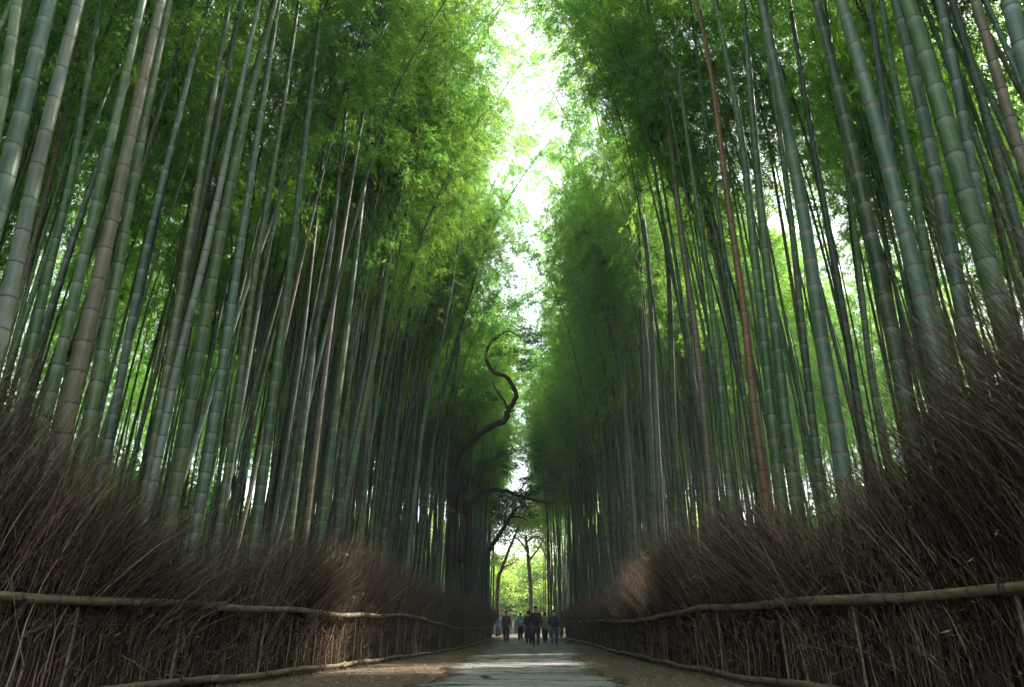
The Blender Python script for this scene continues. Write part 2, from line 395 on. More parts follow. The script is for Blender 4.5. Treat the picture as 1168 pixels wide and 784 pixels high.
def bamboo(base, knots, Hb, r0, mat, label, group, lean, n=10, l0=.34, sc=1.0):
    """own culm mesh through knots (xyz, by rising z); above Hb the tip arches over and carries the crown"""
    K = np.array([base] + list(knots)); z = K[:, 2]
    top = K[-1]; d = (K[-1] - K[-2]) / (K[-1][2] - K[-2][2]); d[0] = np.clip(d[0], -.22, .22); d[1] = np.clip(d[1], -.2, .2)
    zb = base[2] + Hb
    if zb > top[2]: K = np.vstack([K, top + d * (zb - top[2])])
    else: zb = top[2] + .3; K = np.vstack([K, top + d * .3])
    zz = np.linspace(base[2], zb, 24)
    X = np.interp(zz, K[:, 2], K[:, 0]); Y = np.interp(zz, K[:, 2], K[:, 1])
    for _ in range(2):
        X[1:-1] = (X[:-2] + 2 * X[1:-1] + X[2:]) / 4; Y[1:-1] = (Y[:-2] + 2 * Y[1:-1] + Y[2:]) / 4
    PB = np.stack([X, Y, zz], -1) - base
    Pe = PB[-1]; T = unit(PB[-1] - PB[-2]); M = frame(T, lean); M3 = np.array(M.to_3x3())
    L1 = zb - base[2]; LT = LC * sc
    def Pf(s):
        if s <= L1:
            zc = s; return np.array([np.interp(zc, PB[:, 2], PB[:, 0]), np.interp(zc, PB[:, 2], PB[:, 1]), zc])
        return Pe + M3 @ (arch((s - L1) / sc) * sc)
    root = empty('bamboo', base, label, 'bamboo', group)
    o = link('culm', culm_mesh('culm', Pf, L1 + LT, r0, mat, n, l0), root)
    k = random.randrange(NV)
    Mx = Matrix.Translation(Vector(Pe)) @ M @ Matrix.Scale(sc, 4)
    for nm, lst in (('branches', CROWN_B), ('foliage', CROWN_F)):
        c = link(nm, lst[k], root); c.matrix_local = Mx
    return root

# culms one can tell apart in the photograph: colour, px width low down, pixel points from low to high
TR = [  # left side
 ('green', 17, [(2, 130), (12, 50), (20, 0)]), ('blue', 25, [(-6, 255), (8, 199), (33, 95), (57, 0)]),
 ('pale', 23, [(-8, 420), (12, 330), (42, 191), (66, 95), (90, 0)]), ('green', 13, [(27, 445), (57, 300), (80, 214), (100, 90), (115, 0)]),
 ('green', 16, [(61, 441), (94, 300), (130, 145), (163, 0)]), ('tan', 22, [(73, 494), (119, 290), (152, 140), (184, 0)]),
 ('green', 18, [(99, 502), (138, 285), (166, 130), (193, 0)]), ('blue', 13, [(126, 494), (165, 290), (190, 190), (214, 92)]),
 ('green', 13, [(178, 500), (207, 330), (230, 190), (252, 60), (262, 0)]),
 ('dark', 12, [(184, 470), (220, 280), (250, 130), (275, 0)]),
 ('pale', 13, [(172, 560), (205, 405), (237, 280), (268, 130), (289, 31)]), ('green', 19, [(195, 590), (222, 430), (249, 280), (283, 115), (314, 0)]),
 ('blue', 14, [(228, 575), (250, 445), (274, 280), (300, 115), (318, 0)]), ('dark', 7, [(285, 470), (308, 300), (325, 110), (333, 15)]),
 ('green', 14, [(298, 560), (316, 420), (333, 290), (349, 145), (367, 0)]), ('green', 10, [(337, 560), (357, 400), (377, 290), (392, 150)]),
 ('tan', 9, [(354, 560), (372, 410), (389, 280), (412, 140), (430, 40)]), ('green', 12, [(371, 565), (388, 430), (402, 320), (422, 150), (439, 0)]),
 ('tan', 10, [(412, 610), (425, 400), (441, 264), (453, 191), (462, 100)]), ('green', 11, [(386, 590), (396, 440), (409, 300), (426, 134), (445, 46)]),
 ('blue', 9, [(438, 610), (463, 400), (476, 297), (491, 230), (506, 165), (522, 115)]), ('dark', 6, [(450, 560), (478, 400), (487, 328), (502, 238), (515, 150)]),
 ('blue', 7, [(500, 640), (511, 500), (522, 400), (532, 322), (542, 276)]), ('pale', 8, [(468, 610), (486, 450), (502, 400), (518, 310), (528, 240)]),
 ('green', 13, [(395, 560), (428, 400), (440, 320), (452, 250)]), ('blue', 9, [(482, 580), (500, 470), (520, 395), (538, 330)]),
 ('dark', 8, [(320, 545), (344, 400), (362, 240), (378, 90)]), ('green', 11, [(255, 570), (292, 300), (318, 160), (335, 40)]),
 # right side
 ('tan', 12, [(811, 570), (806, 500), (795, 387), (779, 285), (768, 191), (757, 92), (738, 0)]),
 ('green', 11, [(832, 560), (818, 395), (804, 290), (783, 153), (768, 30)]), ('green', 9, [(860, 520), (845, 433), (825, 280), (806, 150), (790, 20)]),
 ('brown', 13, [(868, 525), (858, 452), (850, 357), (839, 290), (825, 191), (814, 96), (795, 0)]),
 ('green', 15, [(888, 540), (883, 500), (871, 376), (860, 290), (850, 180), (835, 96), (816, 0)]),
 ('green', 16, [(903, 540), (898, 505), (887, 395), (873, 290), (860, 153), (848, 0)]),
 ('red', 24, [(965, 565), (952, 471), (936, 387), (924, 290), (910, 207), (890, 107), (869, 0)]),
 ('dark', 12, [(984, 500), (967, 387), (952, 300), (936, 214), (921, 126), (900, 0)]), ('green', 12, [(930, 510), (915, 376), (907, 290), (894, 184), (875, 57)]),
 ('green', 21, [(1038, 490), (1017, 376), (998, 285), (985, 230), (971, 165), (952, 84), (931, 0)]),
 ('red', 25, [(1088, 480), (1074, 433), (1051, 337), (1038, 290), (1024, 230), (1005, 161), (982, 77), (959, 0)]),
 ('dark', 14, [(1035, 300), (1017, 180), (1005, 96), (992, 0)]), ('green', 14, [(1083, 420), (1055, 300), (1044, 214), (1024, 115), (1005, 0)]),
 ('blue', 22, [(1118, 460), (1112, 425), (1097, 349), (1084, 280), (1063, 180), (1044, 88), (1022, 0)]),
 ('green', 31, [(1170, 465), (1158, 422), (1143, 357), (1120, 285), (1112, 249), (1089, 184), (1063, 84), (1034, 0)]),
 ('blue', 18, [(1150, 400), (1116, 230), (1105, 172), (1090, 92), (1072, 0)]), ('dark', 15, [(1190, 360), (1166, 283), (1139, 184), (1116, 96), (1086, 0)]),
 ('tan', 17, [(1190, 270), (1168, 191), (1135, 77), (1112, 0)]), ('blue', 26, [(1205, 180), (1168, 69), (1151, 0)]),
 ('green', 10, [(1000, 470), (994, 441), (977, 280), (960, 150), (945, 30)]), ('green', 10, [(770, 560), (763, 300), (747, 191), (730, 115)]),
 ('pale', 10, [(752, 560), (740, 300), (724, 172), (705, 69)]), ('blue', 8, [(715, 560), (707, 300), (698, 210), (682, 138)]),
 ('blue', 7, [(692, 600), (689, 510), (684, 440), (675, 390), (667, 330), (659, 290)]), ('blue', 8, [(700, 600), (695, 494), (689, 417), (684, 360), (678, 300)]),
 ('dark', 6, [(705, 520), (690, 290), (675, 220), (655, 160)]), ('dark', 7, [(738, 520), (728, 300), (712, 190), (700, 110)]),
 ('blue', 9, [(650, 620), (646, 500), (642, 410)]), ('dark', 8, [(664, 600), (660, 480), (655, 400)]),
 ('green', 13, [(745, 590), (741, 480), (736, 370), (728, 260)]), ('green', 10, [(722, 590), (718, 450), (714, 380)]),
]
CWORD = dict(green='green', blue='bluish green', pale='pale grey green', dark='dark', tan='tan brown', brown='reddish brown', red='green')
ORD = ['first', 'second', 'third', 'fourth', 'fifth', 'sixth', 'seventh', 'eighth', 'ninth', 'tenth', 'eleventh', 'twelfth', 'thirteenth', 'fourteenth', 'fifteenth', 'sixteenth', 'seventeenth', 'eighteenth', 'nineteenth', 'twentieth', 'twenty-first', 'twenty-second', 'twenty-third', 'twenty-fourth']
def wword(wd): return 'thick' if wd >= 17 else 'medium' if wd >= 11 else 'slender'
cnt = {}; lab = {}
def xat(P, y=300):
    q = sorted(P, key=lambda p: p[1]); return np.interp(y, [p[1] for p in q], [p[0] for p in q])
for side in (-1, 1):
    ids = [i for i, t in enumerate(TR) if (xat(t[2]) > 600) == (side > 0)]
    for key in {(t[0] if t[0] != 'red' else 'green', wword(t[1])) for t in TR}:
        mem = sorted([i for i in ids if (TR[i][0] if TR[i][0] != 'red' else 'green', wword(TR[i][1])) == key], key=lambda i: xat(TR[i][2]) * -side)
        for k, i in enumerate(mem):
            edge = 'right' if side > 0 else 'left'; W = CWORD[TR[i][0]]
            if len(mem) == 1: lab[i] = 'the one %s %s bamboo standing clear on the %s side' % (key[1], W, edge)
            else: lab[i] = '%s %s %s bamboo in from the %s edge' % (ORD[k], key[1], W, edge)
            if TR[i][0] == 'red': lab[i] += ', with reddish node rings'
placed = []
for i, (cn, wd, P) in enumerate(TR):
    wd = wd * .88
    side = 1 if xat(P) > 600 else -1
    b = min(P, key=lambda p: -p[1]); d0 = ray(*b)
    best = None
    for D in np.arange(.13, .30, .005):
        Y = F * D / wd / F * d0[1]      # depth F*D/wd along the axis
        p = at(b[0], b[1], Y)
        if abs(p[0]) >= abs(fx(side, Y)) + .75: best = (D, Y); break
    if best is None:
        Y = 3.
        while abs(at(b[0], b[1], Y)[0]) < abs(fx(side, Y)) + .75: Y += .1
        best = (.2, Y)
    D, Y = best
    D = min(D, .215)
    K = [at(x, y, Y) for x, y in P]; K.sort(key=lambda p: p[2])
    g0 = float(ground_z(np.array(K[0][0]), np.array(Y)))
    sl_ = (K[1][0] - K[0][0]) / max(.5, K[1][2] - K[0][2]); sl_ = np.clip(sl_, -.12, .12)
    base = np.array([K[0][0] - sl_ * (K[0][2] - g0) * .6, Y, g0])
    K = [k_ for k_ in K if k_[2] > g0 + .4]
    Hb = max(10.2 + (i * 37 % 10) * .25, K[-1][2] - g0 - 1.0) if K[-1][2] < 14 else K[-1][2] - g0
    if xat(P) < 545 and P[-1][1] > 60 or (xat(P) > 640 and P[-1][1] > 60): Hb = min(Hb, K[-1][2] - g0)
    lean = (-side, random.uniform(-.4, .4), 0)
    bamboo(base, K, Hb, D / 2, CM[cn], lab[i], 'bamboos one can tell apart on the %s' % ('right' if side > 0 else 'left'), lean, sc=1.1 if side < 0 else 1.0, n=12 if wd > 12 else 8, l0=.36 if D > .16 else .30)
    placed.append((base[0], base[1]))

# shared fillers: one of each kind built once, then copied with its parts
VAR = []
for k in range(8):
    cn = ['green', 'dark', 'blue', 'green', 'pale', 'green', 'blue', 'tan'][k]
    Hb = 9.2 + (k * 3 % 8) * .5; c1, c2 = random.uniform(-.25, .35), random.uniform(-.3, .3)
    def Pb(s, c1=c1, c2=c2, Hb=Hb):
        t = s / Hb; return np.array([c1 * t * t + .03 * math.sin(t * 7), c2 * t * t + .03 * math.cos(t * 5 + 1), s])
    Pe = Pb(Hb); T = unit(Pb(Hb) - Pb(Hb - .2)); M = frame(T, (1, 0, 0)); M3 = np.array(M.to_3x3())
    def Pf(s, Pb=Pb, Pe=Pe, M3=M3, Hb=Hb): return Pb(s) if s <= Hb else Pe + M3 @ arch(s - Hb)
    VAR.append((culm_mesh('culm', Pf, Hb + LC, .055, CM[cn], 7, .32), Matrix.Translation(Vector(Pe)) @ M, cn, Hb))

# where the sunlight slips between the culms of the right grove (strips left clear along the sun's direction)
def in_slit(X, Y):
    y0 = Y - (X - 3) / math.tan(SUN_AZ) 
    if X > 3.4 and 17.3 < y0 < 18.9: return True
    return X > 6.0 and any(a < y0 < b for a, b in ((15.0, 21.8), (8.0, 10.6), (25, 27.5)))
spots = []
def scatter(side, y0, y1, x0, x1, dens, mind):
    n = int((y1 - y0) * (x1 - x0) * dens); pts = []
    for _ in range(n * 6):
        if len(pts) >= n: break
        Y = random.uniform(y0, y1); X = fx(side, Y) + side * random.uniform(x0, x1)
        if in_slit(X, Y): continue
        if any((X - a) ** 2 + (Y - b) ** 2 < mind * mind for a, b in pts): continue
        if any((X - a) ** 2 + (Y - b) ** 2 < .3 for a, b in placed): continue
        if side < 0 and Y < 41 and -.150 < X / Y < -.03: continue      # keeps the leaning trees in view
        pts.append((X, Y))
    return pts
near, deep = [], []
for side in (-1, 1):
    P = scatter(side, 13, 54, .6, 3.2, 1.35, .36) + scatter(side, 6, 60, 3.2, 9, .70, .6) + scatter(side, 3, 13, 3.0, 6, .3, .8)
    for X, Y in P: near.append((X, Y, side))
near.sort(key=lambda p: (p[0] ** 2 + p[1] ** 2) ** .5 + max(0, abs(p[0]) - 5) * 1.2)
ind, rest = near[:232], near[232:]
deep += [(X, Y) for X, Y, s in rest]
for side in (-1, 1):
    deep += scatter(side, 4, 24, 6 if side > 0 else 9, 17, .12, .8)
    deep += [(side * random.uniform(2.0 if side > 0 else 2.9, 6.5), random.uniform(56, 78)) for _ in range(95)]
    deep += scatter(side, -6, 66, 9, 20, .32, .9) + scatter(side, -6, 66, 20, 32, .18, 1.1) + scatter(side, -8, 2, 1.0, 9, .4, .8) + scatter(side, 54, 66, .8, 9, .6, .6)
print('individual', len(TR) + len(ind), 'deep', len(deep))
BW = dict(green='green', dark='dark green', blue='bluish green', pale='pale green', tan='tan')
filler = {}
for i, (X, Y, side) in enumerate(ind):
    k = i * 5 % 8 if i % 3 else random.randrange(8)
    cm, Mx, cn, Hb = VAR[k]
    dist = 'beside the near end of the brush fence' if Y < 14 else 'midway along the brush fence' if Y < 28 else 'far down the path near the walkers'
    row = 'crowded just behind' if abs(X) - abs(fx(side, Y)) < 3.4 else 'standing deep in the grove behind'
    sn = 'right' if side > 0 else 'left'
    cls = 'slim %s bamboo %s the %s fence, %s' % (BW[cn], row, sn, {'b': 'near end', 'm': 'midway', 'f': 'far end'}[dist[0]])
    label = cls
    root = empty('bamboo', (X, Y, float(ground_z(np.array(X), np.array(Y))) - .05), label, 'bamboo', cls); filler.setdefault((cls, side), []).append((abs(X / Y), root))
    ang = math.atan2(random.uniform(-.6, .6), -side) if abs(X) < 8 else random.uniform(0, 6.28)
    root.rotation_euler = (random.gauss(0, .02), random.gauss(.0, .032) + ((.050 if side < 0 else .02) + (.085 if Y > 34 else .035 if Y > 25 else .01 if Y > 21.5 else .03)) * (abs(X) < 8), ang)
    ws = random.uniform(.6, 1.15)
    c = link('culm', cm, root); c.scale = (ws, ws, 1)
    kk = random.randrange(NV)
    M2 = Matrix.Translation(Vector((Mx.translation.x * ws, Mx.translation.y * ws, Mx.translation.z))) @ Mx.to_3x3().to_4x4() @ Matrix.Diagonal((ws * .5 + .5, 1, 1, 1))
    for nm, lst in (('branches', CROWN_B), ('foliage', CROWN_F)):
        o = link(nm, lst[kk], root); o.matrix_local = M2

for (cls, side), mem in filler.items():
    mem.sort(key=lambda m: -m[0])
    for q_, (_, o) in enumerate(mem):
        o['label'] = ('%s from %s, ' % (ORD[q_], 'left' if side < 0 else 'right') if q_ < len(ORD) else 'inner ') + cls.replace('crowded just', 'just').replace('standing deep in the grove behind', 'deep behind').replace(' fence, ', ' fence ')

# the rest of the grove: one object that scatters whole bamboos on points
def scatter_gn(name, pts, rots, scls, srcs, label, cat):
    me = bpy.data.meshes.new(name); me.vertices.add(len(pts)); me.vertices.foreach_set('co', np.asarray(pts, np.float32).ravel())
    for an, ty, d, key in (('rot', 'FLOAT_VECTOR', rots, 'vector'), ('scl', 'FLOAT', scls, 'value'), ('idx', 'INT', np.arange(len(pts)) * 7 % len(srcs), 'value')):
        a = me.attributes.new(an, ty, 'POINT'); a.data.foreach_set(key, np.asarray(d, np.int32 if ty == 'INT' else np.float32).ravel())
    ob = link(name, me); tag(ob, label, cat, kind='stuff')
    ng = bpy.data.node_groups.new(name, 'GeometryNodeTree')
    ng.interface.new_socket('Geometry', in_out='INPUT', socket_type='NodeSocketGeometry'); ng.interface.new_socket('Geometry', in_out='OUTPUT', socket_type='NodeSocketGeometry')
    gi = ng.nodes.new('NodeGroupInput'); go = ng.nodes.new('NodeGroupOutput')
    g2 = ng.nodes.new('GeometryNodeGeometryToInstance')
    for s in reversed(srcs):
        oi = ng.nodes.new('GeometryNodeObjectInfo'); oi.inputs['Object'].default_value = s; oi.inputs['As Instance'].default_value = True
        ng.links.new(oi.outputs['Geometry'], g2.inputs[0])
    ip = ng.nodes.new('GeometryNodeInstanceOnPoints'); ng.links.new(gi.outputs[0], ip.inputs['Points'])
    # join instances, pick by index
    jn = ng.nodes.new('GeometryNodeJoinGeometry')
    for l in list(g2.inputs[0].links): ng.links.remove(l)
    for nd in [x for x in ng.nodes if x.bl_idname == 'GeometryNodeObjectInfo']: ng.links.new(nd.outputs['Geometry'], jn.inputs[0])
    ng.nodes.remove(g2)
    ng.links.new(jn.outputs[0], ip.inputs['Instance']); ip.inputs['Pick Instance'].default_value = True
    def na(nm, ty):
        n = ng.nodes.new('GeometryNodeInputNamedAttribute'); n.data_type = ty; n.inputs[0].default_value = nm
        return [o for o in n.outputs if o.enabled and o.name == 'Attribute'][0]
    ng.links.new(na('idx', 'INT'), ip.inputs['Instance Index'])
    er = ng.nodes.new('FunctionNodeEulerToRotation'); ng.links.new(na('rot', 'FLOAT_VECTOR'), er.inputs[0]); ng.links.new(er.outputs[0], ip.inputs['Rotation'])
    ng.links.new(na('scl', 'FLOAT'), ip.inputs['Scale'])
    ng.links.new(ip.outputs[0], go.inputs[0])
    md = ob.modifiers.new('scatter', 'NODES'); md.node_group = ng
    return ob
def whole(k):
    """one light-weight mesh: culm + branches + leaves"""
    cm, Mx, cn, Hb = VAR[k]
    br, V, Q, A = crown(300 + k, .75, .16)
    M = np.array(Mx); V = V @ M[:3, :3].T + M[:3, 3]
    nv = len(cm.vertices); cv = np.empty(nv * 3, np.float32); cm.vertices.foreach_get('co', cv)
    quads = np.array([p.vertices[:] for p in cm.polygons if len(p.vertices) == 4])
    me = mesh('deep_bamboo', np.vstack([cv.reshape(-1, 3), V]), [np.vstack([quads, Q + nv])], [CM[cn], LEAF], mi=[0] * len(quads) + [1] * len(Q),
              attrs={'var': np.concatenate([np.zeros(nv), A])})
    for an in ('ring', 'band'):
        a = np.empty(nv, np.float32); cm.attributes[an].data.foreach_get('value', a)
        me.attributes.new(an, 'FLOAT', 'POINT').data.foreach_set('value', np.concatenate([a, np.zeros(len(V), np.float32)]))
    return bpy.data.objects.new('deep_bamboo', me)
srcs = [whole(k) for k in (0, 1, 2, 3, 5, 6)]
dp = [(X, Y, float(ground_z(np.array(X), np.array(Y))) - .05) for X, Y in deep]
rots = [(random.gauss(0, .03), random.gauss(0, .03), (0 if X < 0 else math.pi) + random.gauss(0, .9)) for X, Y, z in dp]
scatter_gn('bamboo_thicket', dp, rots, [random.uniform(.9, 1.15) for _ in dp], srcs, 'dense mass of bamboo filling the depth of the grove on both sides', 'bamboo grove')

# low leafy undergrowth at the back of both groves
def bush_blob(n, rx, ry, rz, L, g, mat=BROAD):
    k = max(6, int(n / 90)); cs = g.normal(0, 1, (k, 3)); cs = unit(cs) * (g.random((k, 1)) ** .4); cs *= np.array([rx, ry, rz])
    cs[:, 2] = np.abs(cs[:, 2]); idx = g.integers(0, k, n)
    C = cs[idx] + g.normal(0, 1, (n, 3)) * np.array([rx, ry, rz]) * .13
    D = unit(g.normal(0, 1, (n, 3)) + np.array([0, 0, -.3])); W = unit(np.cross(D, unit(g.normal(0, 1, (n, 3)) + np.array([0, 0, 1.]))))
    V, Q = leaf_quads(C, D, W, g.uniform(.7, 1.3, n) * L, g.uniform(.7, 1.3, n) * L * .5)
    A = np.clip(g.random(k)[idx] * .7 + g.random(n) * .3, 0, 1)
    return V, Q, np.repeat(A, 4)
def bush_src(seed, mat):
    g = np.random.default_rng(seed); V, Q, A = bush_blob(4200, 2.0, 2.0, 3.4, .20, g)
    return bpy.data.objects.new('bush', mesh('bush', V, Q, [mat], smooth=False, attrs={'var': A}))
bs = [bush_src(1, BROAD), bush_src(2, MAPLE), bush_src(3, MAPLE)]
fs = [bush_src(4, SUNLIT), bush_src(5, BROAD), bush_src(6, SUNLIT)]
bp = []
for side in (-1, 1):
    for _ in range(260):
        Y = random.uniform(-12, 90); X = side * (random.uniform(22, 38))
        bp.append((X, Y, float(ground_z(np.array(X), np.array(Y))) - .1))
scatter_gn('undergrowth', bp, [(0, 0, random.uniform(0, 6.28)) for _ in bp], [.6 + abs(b_[0]) * random.uniform(.045, .09) for b_ in bp], bs, 'leafy green undergrowth along the back of the bamboo grove', 'undergrowth')
wp = []
for _ in range(150):
    X = random.uniform(-26, 26); Y = random.uniform(92, 112); wp.append((X, Y, float(gz(Y)) + random.uniform(-.5, 11) * (.4 + .6 * min(1, abs(X) / 10))))
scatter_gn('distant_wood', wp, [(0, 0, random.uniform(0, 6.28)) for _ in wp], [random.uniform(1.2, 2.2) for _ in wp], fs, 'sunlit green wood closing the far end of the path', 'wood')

# ------------------------------------------------------------------ brushwood fences
def top_h(side, Y):
    t = [(0, 3.2), (4.7, 3.1), (5.8, 2.85), (6.6, 2.5), (7.8, 2.3), (11.6, 2.6), (16, 2.85), (25, 2.6), (45, 2.4), (55, 2.3)] if side > 0 else \
        [(0, 3.3), (5.3, 3.2), (6.4, 2.85), (7.7, 2.0), (10, 2.05), (14.3, 2.7), (19, 2.7), (26, 2.5), (40, 2.2), (55, 2.1)]
    t = np.array(t); return np.interp(Y, t[:, 0], t[:, 1])
def twigs(P, rad, A):
    """P (n,k,3) many three-sided tapering twigs at once"""
    n, k, _ = P.shape; T = unit(np.gradient(P, axis=1)); ref = np.array([1., .3, .1]); Nn = unit(np.cross(T, ref)); B = np.cross(T, Nn)
    a = np.array([0, 2.094, 4.189]); rad = rad[:, :, None, None]
    V = P[:, :, None] + rad * (np.cos(a)[None, None, :, None] * Nn[:, :, None] + np.sin(a)[None, None, :, None] * B[:, :, None])
    V = V.reshape(-1, 3)
    b = (np.arange(n)[:, None, None] * k * 3 + np.arange(k - 1)[None, :, None] * 3); j = np.arange(3)[None, None]; j2 = (j + 1) % 3
    Q = np.stack([b + j, b + j2, b + 3 + j2, b + 3 + j], -1).reshape(-1, 4)
    return V, Q, np.repeat(A, k * 3)
def brush(side, root, seed):
    g = np.random.default_rng(seed); VV, QQ, AA = [], [], []; nv = 0
    def put(P, r, A):
        nonlocal nv
        V, Q, a = twigs(P, r, A); VV.append(V); QQ.append(Q + nv); AA.append(a); nv += len(V)
    k = 7; q = np.linspace(0, 1, k)[None]
    def line(Y):
        t = RF if side > 0 else LF; return np.interp(Y, t[:, 0], t[:, 1])
    def batch(n, ypow, hlo, hhi, flo, fhi, rr, q0=0., clump=True):
        Y = 1.5 + 51.5 * g.random(n) ** ypow
        H = top_h(side, Y) * (.84 + .16 * np.sin(Y * 2.1 + side) * np.sin(Y * .83 + 1)) if clump else top_h(side, Y)
        H = H * g.uniform(hlo, hhi, n)
        X0 = line(Y) + side * g.uniform(.07, .55, n)
        fl = g.uniform(flo, fhi, n) * (1 + .5 * np.sin(Y * 1.3 + side * 2)); fy = g.normal(.16, .38, n)
        qq = q0 + (1 - q0) * q
        t = (np.clip(qq - .36, 0, 1) / .64) ** 1.45
        x = X0[:, None] - side * fl[:, None] * t + np.cumsum(g.normal(0, .016, (n, k)), 1)
        y = Y[:, None] + fy[:, None] * t + np.cumsum(g.normal(0, .024, (n, k)), 1)
        z = gz(Y)[:, None] + .02 + H[:, None] * qq * (1 - .12 * fl[:, None] * qq)
        r = (rr * g.uniform(.6, 1.4, n))[:, None] * (1 - .8 * (qq if q0 == 0 else q)) * (1 + Y[:, None] * .012)
        A = np.clip(g.beta(.75, 1.8, n) + .10 * np.sin(Y * 3.1), 0, 1)
        put(np.stack([x, y, z], -1), r, A)
    batch(4600, 1.75, .45, .95, .05, .30, .0085)           # stems
    batch(8000, 1.65, .70, 1.08, .10, .50, .0062)         # long twigs that splay over the path
    batch(11000, 1.55, .80, 1.12, .05, .70, .0042, q0=.5)
    batch(3000, 2.0, .70, 1.15, -.35, .9, .0050, q0=.3)   # fuzzy tips
    # short cross twigs and stubs in the face
    n = 9000; Y = 1.5 + 45 * g.random(n) ** 1.8; z0 = gz(Y) + g.random(n) * top_h(side, Y) * .9; X0 = line(Y) + side * g.uniform(0, .2, n)
    D = unit(np.stack([-side * g.uniform(0, .7, n), g.normal(0, .7, n), g.normal(.6, .6, n)], -1)); L = g.uniform(.10, .45, n)
    P = np.stack([X0, Y, z0], -1)[:, None] + D[:, None] * (L[:, None] * q)[:, :, None] + np.cumsum(g.normal(0, .008, (n, k, 3)), 1)
    P[:, :, 2] = np.maximum(P[:, :, 2], gz(Y)[:, None] + .01)
    put(P, (.0042 * (1 - .7 * q)) * np.ones((n, 1)), np.clip(g.beta(2, 2, n), 0, 1))
    # stray arching stems above the top, mostly close by
    n = 420 if side > 0 else 160; Y = 3 + 14 * g.random(n) ** 1.4; X0 = line(Y) + side * g.uniform(.1, .9, n); H = top_h(side, Y) * g.uniform(.95, 1.35, n)
    fl = g.uniform(.5, 1.5, n); fy = g.normal(.3, .4, n); t = q ** 2
    put(np.stack([X0[:, None] - side * fl[:, None] * t + np.cumsum(g.normal(0, .02, (n, k)), 1), Y[:, None] + fy[:, None] * t, gz(Y)[:, None] + H[:, None] * (q * 1.15 - .2 * q ** 3)], -1),
        .0042 * (1 - .75 * q) * np.ones((n, 1)), np.clip(g.beta(2.5, 2, n), 0, 1))
    o = link('brushwood', mesh('brushwood', np.vstack(VV), np.vstack(QQ), [BRUSH], attrs={'var': np.concatenate(AA)}), root)
    o['kind'] = 'stuff'
    # dry leaves caught among the twigs
    n = 420; Y = 2 + 24 * g.random(n) ** 1.6; z0 = gz(Y) + top_h(side, Y) * g.uniform(.05, .85, n)
    D = unit(g.normal(0, 1, (n, 3)) + np.array([0, 0, -.8])); W = unit(np.cross(D, g.normal(0, 1, (n, 3))))
    V, Q = leaf_quads(np.stack([line(Y) - side * g.uniform(-.06, .10, n), Y, z0], -1), D, W, g.uniform(.04, .10, n), g.uniform(.010, .024, n))
    link('dry_leaves', mesh('dry_leaves', V, Q, [DRY], attrs={'var': np.repeat(g.random(n), 4)}), root)['kind'] = 'stuff'
    # packed core of the fence, lumpy, behind the twigs
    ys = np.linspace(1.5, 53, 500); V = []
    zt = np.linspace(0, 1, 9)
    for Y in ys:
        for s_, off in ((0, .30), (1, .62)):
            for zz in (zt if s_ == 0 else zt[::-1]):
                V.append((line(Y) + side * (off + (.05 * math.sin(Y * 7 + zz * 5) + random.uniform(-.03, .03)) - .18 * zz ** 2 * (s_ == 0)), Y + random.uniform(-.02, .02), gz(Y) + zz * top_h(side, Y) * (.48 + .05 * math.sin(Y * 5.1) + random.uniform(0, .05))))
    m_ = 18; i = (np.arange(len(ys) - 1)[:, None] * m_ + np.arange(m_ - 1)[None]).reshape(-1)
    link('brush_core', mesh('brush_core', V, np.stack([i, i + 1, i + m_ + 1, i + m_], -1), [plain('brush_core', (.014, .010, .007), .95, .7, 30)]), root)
def pole(P, r, root, name='rail', n=12):
    """bamboo pole with node rings through the points P"""
    P = np.asarray(P, float); d = np.concatenate([[0], np.cumsum(np.linalg.norm(np.diff(P, axis=0), axis=1))]); S = []; rm = []; a = []; s = 0
    while s < d[-1]:
        L = random.uniform(.34, .48)
        for ds, m, v in ((0, 1.10, 1), (.012, 1.06, .25), (.04, 1.0, 0), (L * .5, .985, 0), (L - .03, 1.0, 0), (L - .012, 1.05, .15)):
            if s + ds < d[-1]: S.append(s + ds); rm.append(m); a.append(v)
        s += L
    C = np.stack([np.interp(S, d, P[:, j]) for j in range(3)], -1)
    mb = MB(); V, Q, T = tube(C, r * np.array(rm) * np.linspace(1.06, .9, len(S)), n)
    mb.add(V, Q, T, np.append(np.repeat(a, n), [1, 1])); return mb.build(name, RAIL, root)
def smooth(P, n=40):
    P = np.asarray(P, float); t = np.linspace(0, 1, len(P)); u = np.linspace(0, 1, n)
    Q = np.stack([np.interp(u, t, P[:, j]) for j in range(3)], -1)
    for _ in range(3): Q[1:-1] = (Q[:-2] + 2 * Q[1:-1] + Q[2:]) / 4
    return Q
